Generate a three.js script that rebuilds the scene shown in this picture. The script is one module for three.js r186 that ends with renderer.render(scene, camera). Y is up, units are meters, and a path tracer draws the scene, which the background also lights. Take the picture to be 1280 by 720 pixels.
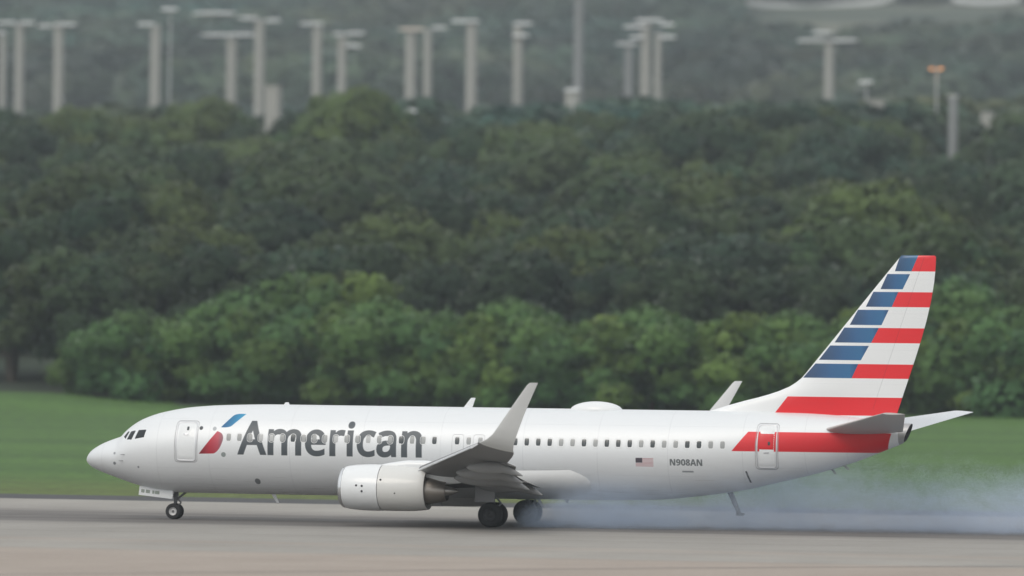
import * as THREE from 'three';
import { mergeGeometries, toCreasedNormals } from 'three/addons/utils/BufferGeometryUtils.js';
import { RoundedBoxGeometry } from 'three/addons/geometries/RoundedBoxGeometry.js';
import { ImprovedNoise } from 'three/addons/math/ImprovedNoise.js';

// ------------------------------------------------------------------ camera, sky, sun, exposure
const scene = new THREE.Scene();
const V = (x, y, z) => new THREE.Vector3(x, y, z);
const DIST = 300, AZ = -0.27462, EYE = 8.0503, PITCH = 0.0084, YAW = 0.00078, ROLL = 0.01187, LENS = 8427.36;
const camera = new THREE.PerspectiveCamera(2 * Math.atan(360 / LENS) * 180 / Math.PI, 1280 / 720, 1, 9000);
const eye = V(-DIST * Math.sin(AZ), EYE, DIST * Math.cos(AZ));
const look = V(Math.sin(AZ + YAW) * Math.cos(PITCH), Math.sin(PITCH), -Math.cos(AZ + YAW) * Math.cos(PITCH)).normalize();
const level = V(Math.cos(AZ + YAW), 0, Math.sin(AZ + YAW));
const upright = level.clone().cross(look).normalize();
const right = level.clone().multiplyScalar(Math.cos(ROLL)).addScaledVector(upright, Math.sin(ROLL));
const up = upright.clone().multiplyScalar(Math.cos(ROLL)).addScaledVector(level, -Math.sin(ROLL));
camera.position.copy(eye);
camera.quaternion.setFromRotationMatrix(new THREE.Matrix4().makeBasis(right, up, look.clone().negate()));
camera.focus = 298;
camera.userData.fStop = 0.42;
scene.add(camera);

const SKY_TOP = [1.0, 1.03, 1.06], SUN_AT = V(-40, 110, 125);
{
  const W = 64, H = 128, data = new Float32Array(W * H * 4);
  for (let r = 0; r < H; r++) {
    const s = Math.sin(((r + 0.5) / H - 0.5) * Math.PI);
    for (let c = 0; c < W; c++) {
      const round = ((c + 0.5) / W - 0.5) * 2 * Math.PI, q = Math.sqrt(1 - s * s), toSun = (Math.cos(round) * q * SUN_AT.x + s * SUN_AT.y + Math.sin(round) * q * SUN_AT.z) / SUN_AT.length();
      const k = s > 0 ? (0.7 + 0.1 * s) * (1 + 0.6 * Math.pow(Math.max(0, 0.5 + 0.5 * toSun), 3)) : 0.16, o = (r * W + c) * 4;
      for (let j = 0; j < 3; j++) data[o + j] = SKY_TOP[j] * k;
      data[o + 3] = 1;
    }
  }
  const t = new THREE.DataTexture(data, W, H, THREE.RGBAFormat, THREE.FloatType);
  t.mapping = THREE.EquirectangularReflectionMapping; t.magFilter = t.minFilter = THREE.LinearFilter; t.needsUpdate = true;
  scene.background = t; scene.environment = t;
}
const sun = new THREE.DirectionalLight(0xfff4e6, 1.15);
sun.position.copy(SUN_AT);
sun.castShadow = true; sun.shadow.radius = 45; sun.shadow.mapSize.set(2048, 2048);
Object.assign(sun.shadow.camera, { left: -60, right: 60, top: 60, bottom: -60, near: 1, far: 400 });
scene.add(sun);
const renderer = new THREE.WebGLRenderer({ antialias: true });
renderer.toneMapping = THREE.LinearToneMapping;
renderer.toneMappingExposure = 0.95;
renderer.shadowMap.enabled = true;
scene.fog = new THREE.FogExp2(new THREE.Color(0.82, 0.92, 0.97), 0.000145);

// ------------------------------------------------------------------ helpers
let seed = 7;
const rnd = () => { seed = (seed + 0x6d2b79f5) | 0; let t = Math.imul(seed ^ (seed >>> 15), 1 | seed); t = (t + Math.imul(t ^ (t >>> 7), 61 | t)) ^ t; return ((t ^ (t >>> 14)) >>> 0) / 4294967296; };
const ran = (a, b) => a + (b - a) * rnd();
const gauss = () => Math.sqrt(-2 * Math.log(1 - rnd() * 0.9999)) * Math.cos(2 * Math.PI * rnd());
const noise = new ImprovedNoise();
const fbm = (x, y, z = 0, o = 4) => { let s = 0, a = 1; for (let i = 0; i < o; i++) { s += a * noise.noise(x, y, z); x *= 2.03; y *= 2.03; z *= 2.03; a *= 0.5; } return s; };
const clamp = (x, a = 0, b = 1) => Math.min(b, Math.max(a, x));
const smooth = (x, a, b) => { const t = clamp((x - a) / (b - a)); return t * t * (3 - 2 * t); };
const mix = (a, b, t) => a + (b - a) * t;
function curve(table) {                       // monotone cubic through [x, y] pairs
  const n = table.length, d = [], m = [];
  for (let i = 0; i < n - 1; i++) d.push((table[i + 1][1] - table[i][1]) / (table[i + 1][0] - table[i][0]));
  for (let i = 0; i < n; i++) m.push(i === 0 ? d[0] : i === n - 1 ? d[n - 2] : d[i - 1] * d[i] <= 0 ? 0 : 2 * d[i - 1] * d[i] / (d[i - 1] + d[i]));
  return (x) => {
    if (x <= table[0][0]) return table[0][1];
    if (x >= table[n - 1][0]) return table[n - 1][1];
    let i = 0; while (x > table[i + 1][0]) i++;
    const h = table[i + 1][0] - table[i][0], t = (x - table[i][0]) / h, t2 = t * t, t3 = t2 * t;
    return (2 * t3 - 3 * t2 + 1) * table[i][1] + (t3 - 2 * t2 + t) * h * m[i] + (3 * t2 - 2 * t3) * table[i + 1][1] + (t3 - t2) * h * m[i + 1];
  };
}
function indexed(pos, idx, uv, col) {
  const g = new THREE.BufferGeometry();
  g.setAttribute('position', new THREE.Float32BufferAttribute(pos, 3));
  g.setAttribute('uv', new THREE.Float32BufferAttribute(uv ?? new Float32Array(pos.length / 3 * 2), 2));
  if (col) g.setAttribute('color', new THREE.Float32BufferAttribute(col, 3));
  g.setIndex(idx); g.computeVertexNormals();
  return g;
}
function loft(rings, { capStart = false, capEnd = false, closed = true } = {}) {   // rings: lists of Vector3 of one length
  const n = rings[0].length, pos = [], uv = [], idx = [];
  rings.forEach((r, j) => r.forEach((p, i) => { pos.push(p.x, p.y, p.z); uv.push(i / n, j / (rings.length - 1)); }));
  const m = closed ? n : n - 1;
  for (let j = 0; j < rings.length - 1; j++) for (let i = 0; i < m; i++) {
    const a = j * n + i, b = j * n + (i + 1) % n, c = a + n, d = b + n;
    idx.push(a, b, c, b, d, c);
  }
  const cap = (j, flip) => {
    const at = pos.length / 3, c = V(0, 0, 0); rings[j].forEach((p) => c.add(p)); c.multiplyScalar(1 / n);
    pos.push(c.x, c.y, c.z); uv.push(0, 0); rings[j].forEach((p) => { pos.push(p.x, p.y, p.z); uv.push(0, 0); });
    for (let i = 0; i < n; i++) { const a = at + 1 + i, b = at + 1 + (i + 1) % n; flip ? idx.push(at, b, a) : idx.push(at, a, b); }
  };
  if (capStart) cap(0, true);
  if (capEnd) cap(rings.length - 1, false);
  return indexed(pos, idx, uv);
}
const faceOut = (g) => {                      // turn the faces of a closed mesh outward (signed volume)
  const p = g.attributes.position, ix = g.index.array; let v = 0; const a = V(), b = V(), c = V();
  for (let i = 0; i < ix.length; i += 3) { a.fromBufferAttribute(p, ix[i]); b.fromBufferAttribute(p, ix[i + 1]); c.fromBufferAttribute(p, ix[i + 2]); v += a.dot(b.cross(c)); }
  if (v < 0) { for (let i = 0; i < ix.length; i += 3) { const t = ix[i]; ix[i] = ix[i + 1]; ix[i + 1] = t; } g.computeVertexNormals(); }
  return g;
};
const clean = (g) => { const h = g.index ? g.toNonIndexed() : g; for (const k of Object.keys(h.attributes)) if (!['position', 'normal', 'uv'].includes(k)) h.deleteAttribute(k); return h; };
const join = (list) => mergeGeometries(list.map(clean));
function rod(a, b, r0, r1 = r0, seg = 16) {
  const d = b.clone().sub(a), g = new THREE.CylinderGeometry(r1, r0, d.length(), seg);
  g.applyQuaternion(new THREE.Quaternion().setFromUnitVectors(V(0, 1, 0), d.normalize()));
  return g.translate((a.x + b.x) / 2, (a.y + b.y) / 2, (a.z + b.z) / 2);
}
const rbox = (w, h, d, r = 0.02) => new RoundedBoxGeometry(w, h, d, 2, Math.min(r, w * 0.45, h * 0.45, d * 0.45));
const used = {};
const numbered = (n) => { const k = used[n] = (used[n] ?? -1) + 1; return k ? `${n}_${String(k).padStart(3, '0')}` : n; };
const std = (c, rough = 0.8, more = {}) => new THREE.MeshStandardMaterial({ color: new THREE.Color().setRGB(...c), roughness: rough, ...more });
function put(name, g, m, parent) {
  const o = new THREE.Mesh(g, m); o.name = parent ? name : numbered(name);
  o.castShadow = o.receiveShadow = true; (parent ?? scene).add(o);
  return o;
}
function tag(o, label, category, group, kind) {
  if (label) o.userData.label = label;
  if (category) o.userData.category = category;
  if (group) o.userData.group = group;
  if (kind) o.userData.kind = kind;
  return o;
}
function canvasTexture(w, h, draw, srgb = true) {
  const c = document.createElement('canvas'); c.width = w; c.height = h; draw(c.getContext('2d'), w, h);
  const t = new THREE.CanvasTexture(c); if (srgb) t.colorSpace = THREE.SRGBColorSpace;
  t.magFilter = THREE.LinearFilter; return t;
}
// where the sight line through a point of the 1280 x 720 photograph meets the upright plane z = const of the place
function sight(px, py, z) {
  const d = look.clone().addScaledVector(right, (px - 640) / LENS).addScaledVector(up, (360 - py) / LENS);
  return eye.clone().addScaledVector(d, (z - eye.z) / d.z);
}

// ------------------------------------------------------------------ the ground
const rise = curve([[-2000, 0], [60, 0], [140, 0.3], [285, 2.35], [320, 3.6], [385, 8], [480, 15], [560, 23.5], [640, 29], [720, 32], [850, 34], [1400, 54], [1800, 90], [2150, 134], [2600, 160], [3300, 198], [4600, 250]]);
const heightAt = (x, z) => rise(-z) + 0.95 * smooth(-x, 106, 124) * smooth(-z, 150, 280) + (z < -300 ? fbm(x * 0.006, z * 0.006, 3, 3) * clamp((-z - 300) * 0.01, 0, 5) : 0);
function terrain(x0, x1, nx, zs, paint, drop = 0) {
  const pos = [], uv = [], idx = [], col = [];
  zs.forEach((z) => { for (let i = 0; i <= nx; i++) { const x = mix(x0, x1, i / nx); pos.push(x, heightAt(x, z) - 0.03 - drop * smooth(z, -300, -280), z); uv.push(x / 40, -z / 40); col.push(...paint(x, z)); } });
  for (let j = 0; j < zs.length - 1; j++) for (let i = 0; i < nx; i++) { const a = j * (nx + 1) + i, b = a + 1, c = a + nx + 1, d = c + 1; idx.push(a, b, c, b, d, c); }
  return indexed(pos, idx, uv, col);
}
const range = (a, b, n) => Array.from({ length: n + 1 }, (_, i) => mix(a, b, i / n));
function speckle(size, seedZ, contrast, sx = 1, sy = 1) {         // tileable-looking fine grain, mean near white
  return canvasTexture(size, size, (g) => {
    const im = g.createImageData(size, size);
    for (let y = 0; y < size; y++) for (let x = 0; x < size; x++) {
      const n = fbm(x * sx / size * 64, y * sy / size * 64, seedZ, 4) * 0.6 + (rnd() - 0.5) * 0.5, v = clamp(0.86 + n * contrast, 0, 1) * 255, o = (y * size + x) * 4;
      im.data[o] = im.data[o + 1] = im.data[o + 2] = v; im.data[o + 3] = 255;
    }
    g.putImageData(im, 0, 0);
  });
}
const grassMap = speckle(1024, 1.7, 0.3); grassMap.wrapS = grassMap.wrapT = THREE.RepeatWrapping;
const grassMat = new THREE.MeshStandardMaterial({ map: grassMap, vertexColors: true, roughness: 1 });
{
  const zs = [...range(500, 100, 4), ...range(60, -40, 4), ...range(-44, -284, 60)];
  put('ground', terrain(-1500, 1500, 500, zs, (x, z) => {
    const n = fbm(x * 0.006, z * 0.09, 1, 4) * 1.5, dry = smooth(z, -100, -45) * (0.5 + 0.5 * fbm(x * 0.02, z * 0.06, 9, 3)), m = clamp(0.5 + n * 0.7);
    return [mix(0.055, 0.085, m) + dry * 0.075, mix(0.135, 0.195, m) - dry * 0.008, mix(0.016, 0.024, m) + dry * 0.012];
  }), grassMat);
  tag(scene.children.at(-1), 'mown green grass field between the runway and the bushes', 'grass', null, 'structure');
  const zh = [...range(-279, -900, 60), ...range(-930, -4600, 60)];
  put('hills', terrain(-2800, 1800, 160, zh, (x, z) => {
    const n = clamp(0.5 + fbm(x * 0.01, z * 0.01, 5, 4)), far = smooth(-z, 700, 1000), bare = smooth(fbm(x * 0.006, z * 0.011, 21, 3), 0.25, 0.5) * far;
    return [mix(0.028, 0.04, n) + bare * 0.09, mix(0.045, 0.055, n) + bare * 0.075, mix(0.026, 0.03, n) + bare * 0.06];
  }, 0.3), new THREE.MeshStandardMaterial({ vertexColors: true, roughness: 1 }));
  tag(scene.children.at(-1), 'wooded hillside rising behind the airfield', 'hill', null, 'structure');
}
// pavement: one sheet of concrete with the rubber worked into it, and the asphalt shoulder beyond
const RX0 = -700, RX1 = 700;
function sheet(x0, x1, z0, z1, y, uw, uh, nx = 1, nz = 1) {
  const g = new THREE.PlaneGeometry(x1 - x0, z1 - z0, nx, nz).rotateX(-Math.PI / 2).translate((x0 + x1) / 2, y, (z0 + z1) / 2), p = g.attributes.position, uv = g.attributes.uv;
  for (let i = 0; i < p.count; i++) uv.setXY(i, (p.getX(i) - x0) / uw, (z1 - p.getZ(i)) / uh);
  return g;
}
{
  const ZA = -32, ZB = 96, W = 2048, H = 1024;
  const rubber = curve([[-32, 0.05], [-18, 0.12], [-14, 0.3], [-9, 0.75], [-3, 0.85], [3, 0.9], [5.5, 0.8], [8, 0.35], [14, 0.2], [30, 0.12], [60, 0.05], [96, 0.02]]);
  const map = canvasTexture(W, H, (g) => {
    const im = g.createImageData(W, H);
    for (let y = 0; y < H; y++) {
      const z = mix(ZA, ZB, y / H), lane = fbm(0.3, z * 0.55, 2, 4) * 0.9 + fbm(7.3, z * 2.3, 4, 2) * 0.5, pink = smooth(z + fbm(1.1, z * 0.11, 8, 2) * 14, 30, 48);
      for (let x = 0; x < W; x++) {
        const a = x / W * Math.PI * 2, cx = Math.cos(a) * 1.9, cz = Math.sin(a) * 1.9;      // closes on itself along the runway
        const streak = fbm(cx, cz + z * 1.25, 6, 3), cloud = fbm(cx * 3, cz * 3, z * 0.12, 4), grit = rnd() - 0.5;
        const k = clamp(rubber(z) * (0.95 + 0.5 * streak + 0.2 * lane) + 0.05 * lane);
        const base = [mix(155, 161, pink), mix(151, 149, pink), mix(144, 138, pink)], dark = [88, 84, 82], o = (y * W + x) * 4;
        for (let c = 0; c < 3; c++) im.data[o + c] = clamp(mix(base[c], dark[c], k) + cloud * 7 + lane * 4 + grit * 9, 0, 255);
        im.data[o + 3] = 255;
      }
    }
    g.putImageData(im, 0, 0);
    g.strokeStyle = 'rgba(70,66,62,0.35)'; g.lineWidth = 1;                                  // sealed joints between the lanes of concrete
    for (let z = -24.5; z < ZB; z += 7.5) { const y = (z - ZA) / (ZB - ZA) * H; g.beginPath(); g.moveTo(0, y); g.lineTo(W, y); g.stroke(); }
  });
  map.wrapS = THREE.RepeatWrapping; map.anisotropy = 8;
  const run = put('runway', sheet(RX0, RX1, ZA, ZB, 0, 175, ZB - ZA), new THREE.MeshStandardMaterial({ map, roughness: 0.9 }));
  tag(run, 'pale concrete runway with a dark band of tyre rubber', 'runway', null, 'structure');
  const ash = speckle(512, 5.1, 0.25, 0.2, 1); ash.wrapS = ash.wrapT = THREE.RepeatWrapping;
  const sh = put('runway_shoulder', sheet(RX0, RX1, -41.6, -32, -0.004, 20, 10), new THREE.MeshStandardMaterial({ color: new THREE.Color().setRGB(0.085, 0.085, 0.09), map: ash, roughness: 0.95 }));
  tag(sh, 'dark asphalt shoulder between the runway and the grass', 'pavement', null, 'structure');
  const seam = new THREE.PlaneGeometry(1, 1, 40, 1).rotateX(-Math.PI / 2), sp = seam.attributes.position, line = curve([[-40, 96], [2, 72], [10.8, 62.5], [16.2, 56.4], [24, 48.3], [31.8, 41.2], [60, 20]]);
  for (let i = 0; i < sp.count; i++) { const x = mix(-20, 52, sp.getX(i) + 0.5); sp.setXYZ(i, x, 0.006, line(x) + sp.getZ(i) * 0.5 + 0.12 * noise.noise(x * 0.7, 0, 1)); }
  tag(put('tar_seam', seam, std([0.13, 0.12, 0.115], 0.8)), 'thin dark tar seam crossing the near pavement at a slant', 'pavement seam', null, 'structure');
}

// ------------------------------------------------------------------ foliage
// a crown: lobes through the crown's volume, every lobe a shell of small bent leaf clumps
function crown(s, R, H, lobes, leaves, size, hue) {
  seed = s; const pos = [], nor = [], idx = [], uv = [], col = [], centres = [];
  for (let i = 0; i < lobes; i++) {
    const a = i * 2.39996 + ran(-0.4, 0.4), h = Math.pow((i + 0.5) / lobes, 0.8), w = Math.sqrt(clamp(1 - Math.pow(h * 1.05 - 0.42, 2) / 0.42, 0.05, 1)) * Math.sqrt(rnd() * 0.75 + 0.25);
    centres.push([Math.cos(a) * w * R * 0.8, H * (0.1 + 0.74 * h), Math.sin(a) * w * R * 0.8, R * ran(0.2, 0.46), ran(0.78, 1.22), rnd()]);
  }
  const weight = []; let sum = 0; for (const L of centres) weight.push(sum += L[3] * L[3]);
  const c = V(), n = V(), f = V(), t = V(), b = V();
  for (let k = 0; k < leaves; k++) {
    const pick = rnd() * sum, L = centres[weight.findIndex((w) => w >= pick)], y = ran(-0.7, 1), a = ran(0, 6.2832), q = Math.sqrt(1 - y * y), bump = 1 + 0.5 * noise.noise(Math.cos(a) * q * 1.9 + L[0], y * 1.9 + L[1], Math.sin(a) * q * 1.9 + L[2]);
    n.set(q * Math.cos(a), y, q * Math.sin(a));
    const r = L[3] * bump * (0.7 + 0.3 * Math.sqrt(rnd())) * (rnd() < 0.06 ? 1.18 : 1);
    c.set(L[0] + n.x * r, L[1] + n.y * r * 0.8, L[2] + n.z * r);
    n.y += 0.15; n.x += ran(-0.35, 0.35); n.y += ran(-0.35, 0.35); n.z += ran(-0.35, 0.35); n.normalize();
    f.set(n.x + ran(-0.7, 0.7), n.y + ran(-0.7, 0.7), n.z + ran(-0.7, 0.7)).normalize();
    t.set(ran(-1, 1), ran(-1, 1), ran(-1, 1)).cross(f).normalize(); b.crossVectors(f, t);
    const w = size * ran(0.55, 1.3), h = w * ran(0.5, 0.95), at = pos.length / 3, tone = L[4] * ran(0.82, 1.18);
    for (const [u, v, o] of [[-1, 0, -0.25], [0, -1, 0], [1, 0, -0.25], [0, 1, 0]]) {
      pos.push(c.x + t.x * u * w + b.x * v * h + f.x * o * w, c.y + t.y * u * w + b.y * v * h + f.y * o * w, c.z + t.z * u * w + b.z * v * h + f.z * o * w);
      nor.push(n.x, n.y, n.z);
      uv.push(0, 0); col.push(hue[0] * tone * (0.85 + 0.3 * L[5]), hue[1] * tone, hue[2] * tone * (1.1 - 0.3 * L[5]));
    }
    idx.push(at, at + 1, at + 3, at + 1, at + 2, at + 3);
  }
  const g = indexed(pos, idx, uv, col); g.setAttribute('normal', new THREE.Float32BufferAttribute(nor, 3));
  return g;
}
function trunk(s, h, r) {                    // a bent tapered trunk with limbs
  seed = s; const parts = []; let p = V(0, -0.6, 0);
  for (let i = 0; i < 4; i++) { const q = V(p.x + ran(-0.3, 0.3), h * (i + 1) / 4, p.z + ran(-0.3, 0.3)); parts.push(rod(p, q, r * (1 - i * 0.18), r * (0.82 - i * 0.18), 8)); p = q; }
  for (let i = 0; i < 5; i++) { const a = i * 1.3 + rnd(), y = h * ran(0.45, 0.8); parts.push(rod(V(0, y, 0), V(Math.cos(a) * h * 0.3, y + h * ran(0.2, 0.4), Math.sin(a) * h * 0.3), r * 0.4, r * 0.12, 6)); }
  return join(parts);
}
const leafMat = (k, c = [1, 1, 1]) => new THREE.MeshPhysicalMaterial({ vertexColors: true, roughness: 1, transmission: 0.35, thickness: 0, specularIntensity: 0.2, side: THREE.DoubleSide, color: new THREE.Color().setRGB(k * c[0], k * c[1], k * c[2]) });
const barkMat = std([0.09, 0.075, 0.06], 0.95);
const DARK = [0.048, 0.077, 0.043], MIDG = [0.063, 0.1, 0.047], LIGHT = [0.112, 0.19, 0.06];
const broad = [crown(11, 5.2, 9.5, 20, 8500, 0.32, DARK), crown(12, 5.8, 9, 22, 8500, 0.33, DARK), crown(13, 4.8, 10.5, 19, 8500, 0.31, DARK), crown(14, 6.2, 8.5, 22, 8500, 0.35, MIDG)];
const bushy = [crown(21, 4.6, 7.4, 21, 9000, 0.25, LIGHT), crown(22, 5.2, 7.0, 23, 9500, 0.26, LIGHT), crown(23, 4.2, 8.0, 20, 8500, 0.25, LIGHT)];
const trunks = [trunk(31, 7, 0.34), trunk(32, 8, 0.38)];
const tints = [leafMat(1), leafMat(0.92, [1, 1, 1.12]), leafMat(1.12, [1.06, 1, 0.9]), leafMat(1.0, [0.92, 1, 1.0])];
function tree(name, crownGeo, mat, x, z, h, baseH, label, group, spread = 1, category = 'tree') {
  const t = new THREE.Group(); t.name = numbered(name); scene.add(t);
  const s = h / (baseH + 2.2), c = put('crown', crownGeo, mat, t);
  c.position.y = 2.0; put('trunk', trunks[Math.floor(rnd() * 2)], barkMat, t);
  t.position.set(x, heightAt(x, z) - 0.1, z); t.rotation.y = rnd() * 6.28; t.scale.set(s * spread, s, s * spread);
  return tag(t, label, category, group);
}
function bush(x, z, h, i, mat, label, group, spread = 1) {       // leafy down to the ground
  const t = new THREE.Group(); t.name = numbered('bush'); scene.add(t);
  const g = i % bushy.length, s = h / [7.4, 7.0, 8.0][g], c = put('crown', bushy[g], mat, t);
  c.position.y = -0.6; put('stem', trunks[0], barkMat, t).scale.set(0.5, 0.6, 0.5);
  t.position.set(x, heightAt(x, z), z); t.rotation.y = rnd() * 6.28; t.scale.set(s * spread, s, s * spread);
  return tag(t, label, 'bush', group);
}
const at = (px, z) => sight(px, 400, z).x;
// the pale bushes in front of the wood: [photo x, depth z, height]
seed = 301;
const lightTint = [leafMat(1), leafMat(0.9, [0.92, 1, 1.1]), leafMat(1.12, [1.05, 1, 0.92])];
const bushRow = [[122, -288, 5.6], [160, -286, 7.4], [205, -289, 8.6], [262, -287, 8.8], [318, -290, 9.6], [372, -292, 10.2], [475, -287, 9.2], [535, -289, 9.3], [590, -286, 8.8], [645, -290, 9.3], [700, -288, 8.9], [760, -289, 9.4], [815, -286, 9.2], [870, -290, 9.4],
  [925, -287, 9.3], [985, -290, 9.4], [1040, -288, 9.2], [1090, -289, 9.7], [1240, -291, 10.8], [1300, -289, 10.8], [1360, -288, 11]];
bushRow.forEach(([px, z, h], i) => bush(at(px, z), z, h + 1.1 * Math.sin(i * 2.3), i, lightTint[i % 3], 'light green rounded bush in the row along the grass edge', 'bushes along the grass edge', 1.12));
bush(at(425, -296), -296, 13.6, 2, lightTint[0], 'tallest light green bush behind the row, above the aircraft lettering', null, 0.95);
bush(at(350, -297), -297, 12.2, 1, lightTint[1], 'second tallest light green bush, left of the tallest one', null, 1.0);
bush(at(1185, -294), -294, 12.6, 0, lightTint[1], 'large light green bush just right of the striped tail fin', null, 1.1);
// the wood, row behind row up the slope
function row(z, x0, x1, step, h0, h1, label, group, geos, mats, spread = 1.05, skip = []) {
  for (let px = x0; px < x1; px += step * ran(0.8, 1.2)) {
    const zz = z + ran(-7, 7), x = at(px, zz), k = Math.floor(rnd() * geos.length), h = ran(h0, h1);
    if (skip.some(([a, b]) => px > a && px < b)) continue;
    tree('broadleaf_tree', geos[k], mats[Math.floor(rnd() * mats.length)], x, zz, h, [9.5, 9, 10.5, 8.5][broad.indexOf(geos[k])] ?? 9, label, group, spread * ran(0.95, 1.2));
  }
}
seed = 401;
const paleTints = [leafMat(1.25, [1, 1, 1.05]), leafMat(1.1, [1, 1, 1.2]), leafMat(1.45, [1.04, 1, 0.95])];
row(-303, -90, 330, 92, 12.5, 16, 'dark tree at the left edge of the wood, standing beside the grass', 'dark trees left beside the grass', broad.slice(0, 3), tints);
row(-318, -90, 1390, 92, 12, 14.5, 'dark tree close behind the row of light bushes', 'dark trees behind the bushes', broad.slice(0, 3), tints);
row(-350, -80, 1380, 88, 12.5, 16, 'dark tree in the lower middle of the wood', 'dark trees in the lower wood', broad, tints);
row(-385, -70, 1370, 84, 13, 17, 'grey green tree halfway up the wood', 'trees halfway up the wood', broad, tints);
row(-425, -70, 1370, 82, 13, 17, 'grey green tree in the upper half of the wood', 'trees in the upper wood', broad, tints);
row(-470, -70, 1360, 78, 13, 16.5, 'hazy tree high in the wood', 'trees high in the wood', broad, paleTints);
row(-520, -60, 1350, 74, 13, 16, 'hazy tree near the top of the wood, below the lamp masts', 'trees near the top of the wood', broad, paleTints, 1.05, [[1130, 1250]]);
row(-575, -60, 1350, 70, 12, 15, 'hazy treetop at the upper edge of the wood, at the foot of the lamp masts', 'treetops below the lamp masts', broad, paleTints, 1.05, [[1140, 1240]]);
seed = 501;
tree('broadleaf_tree', broad[3], leafMat(1.4, [1.02, 1, 0.8]), at(1085, -365), -365, 18, 8.5, 'pale yellowish tree in the wood above left of the tail fin tip', null, 1.0);
tree('broadleaf_tree', broad[3], leafMat(1.5, [1.0, 1, 0.8]), at(430, -560), -560, 17.5, 8.5, 'olive green round treetop under the paired left lamp masts', null, 1.1);
// the far wood on the hillside: nobody could count it
{
  const geo = crown(41, 5.5, 8, 16, 900, 0.95, [0.036, 0.056, 0.038]), N = 14000, im = new THREE.InstancedMesh(geo, leafMat(1), N), M = new THREE.Matrix4(), q = new THREE.Quaternion(), c = new THREE.Color();
  seed = 611; let n = 0;
  for (let tries = 0; n < N && tries < 90000; tries++) {
    const d = mix(600, 3700, Math.pow(rnd(), 0.8)), z = -d, px = ran(-120, 1400), x = sight(px, 100, z).x;
    if (d > 1740 && d < 2165 && px > 885) continue;
    if (smooth(fbm(x * 0.006, z * 0.011, 21, 3), 0.25, 0.5) * smooth(d, 700, 1000) > rnd() + 0.1) continue;
    const s = ran(0.8, 1.7) * (d > 1400 ? 2 : 1);
    M.compose(V(x, heightAt(x, z) - 0.5, z), q.setFromAxisAngle(V(0, 1, 0), rnd() * 6.28), V(s * 1.1, s, s * 1.1)); im.setMatrixAt(n, M);
    const w = fbm(x * 0.01, z * 0.01, 31, 2), k = ran(0.8, 1.25) * clamp(1.25 + 1.6 * fbm(x * 0.012, z * 0.007, 47, 3), 0.65, 2.2); im.setColorAt(n, c.setRGB(k * (1.05 + 0.5 * w), k, k * (1 - 0.25 * w))); n++;
  }
  im.count = n; im.name = 'distant_wood'; im.castShadow = im.receiveShadow = true; scene.add(im);
  tag(im, 'far hazy wood covering the hillside behind the lamp masts', 'woodland', null, 'stuff');
}

// ------------------------------------------------------------------ lamp masts on the slope
const mastMat = std([0.5, 0.5, 0.46], 0.85, { map: speckle(256, 8.8, 0.25, 3, 1) }), headMat = std([0.86, 0.88, 0.88], 0.45), armMat = std([0.5, 0.51, 0.5], 0.6);
const faintMat = std([0.25, 0.26, 0.26], 0.85);
const amber = new THREE.MeshStandardMaterial({ color: 0xffc27a, emissive: 0xffb060, emissiveIntensity: 1.2 });
// [photo x of the pole, its top y, width in photo pixels, depth z, lamp heads [x0, x1, y], label]
const masts = [
  [4, 44, 11, -640, [[-4, 9, 41]], 'lamp mast cut by the left edge of the picture'],
  [25, 32, 15, -630, [[-2, 24, 29], [24, 47, 29]], 'second lamp mast from the left edge, with two lamp heads'],
  [74, 33, 17, -615, [[49, 68, 33], [68, 100, 31]], 'third lamp mast from the left edge, alone with two lamp heads'],
  [195, 33, 17, -610, [[173, 198, 31]], 'lone lamp mast with one head pointing left, right of the left trio'],
  [290, 48, 17, -625, [[250, 326, 44]], 'lamp mast carrying a long flat lamp bar beside a brighter mast'],
  [325, 26, 17, -615, [[240, 300, 17], [300, 326, 23], [333, 354, 26]], 'bright lamp mast with stacked arms, right of the long flat lamp bar'],
  [397, 33, 16, -655, [[375, 408, 30]], 'short lamp mast above the olive treetop, left one of the pair'],
  [428, 44, 15, -655, [[417, 433, 43], [434, 459, 42], [433, 455, 58]], 'short lamp mast with three bright heads, right one of the pair'],
  [514, 40, 18, -615, [[499, 535, 37]], 'lamp mast with warm tinted head, left of two touching masts'],
  [535, 39, 13, -650, [[540, 561, 35]], 'dim lamp mast touching the warm tinted one on its right'],
  [590, 29, 18, -600, [[564, 603, 27]], 'tall lamp mast reaching lowest into the trees, one wide head'],
  [648, 33, 16, -610, [[643, 669, 30], [641, 664, 45]], 'lamp mast with two short heads one above the other'],
  [724, -6, 15, -760, [[712, 738, -8]], 'faint distant lamp mast running out of the picture top'],
  [786, 58, 13, -720, [[770, 800, 55]], 'faint bluish lamp mast left of the brightest cluster'],
  [808, 29, 17, -600, [[780, 812, 34], [794, 832, 26], [825, 846, 31], [788, 808, 47], [827, 848, 47]], 'brightest lamp mast, crowned by a cluster of five heads'],
  [823, 44, 11, -625, [], 'slim mast without lamps just right of the brightest cluster'],
  [1037, 52, 16, -640, [[1016, 1042, 41], [997, 1036, 51], [1036, 1075, 51]], 'lamp mast with a wide winged arm and a lamp on top, right part'],
  [1192, 121, 15, -440, [], 'bare grey mast low above the trees at the right edge'],
];
const lampSpots = [];
const mkHead = (len) => {                       // a luminaire: shallow trough body, rounded ends, flat glass below
  const g = new THREE.CapsuleGeometry(0.5, 1, 6, 14).rotateZ(Math.PI / 2); g.scale(len / 2, 0.42, 0.8); return g;
};
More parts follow.
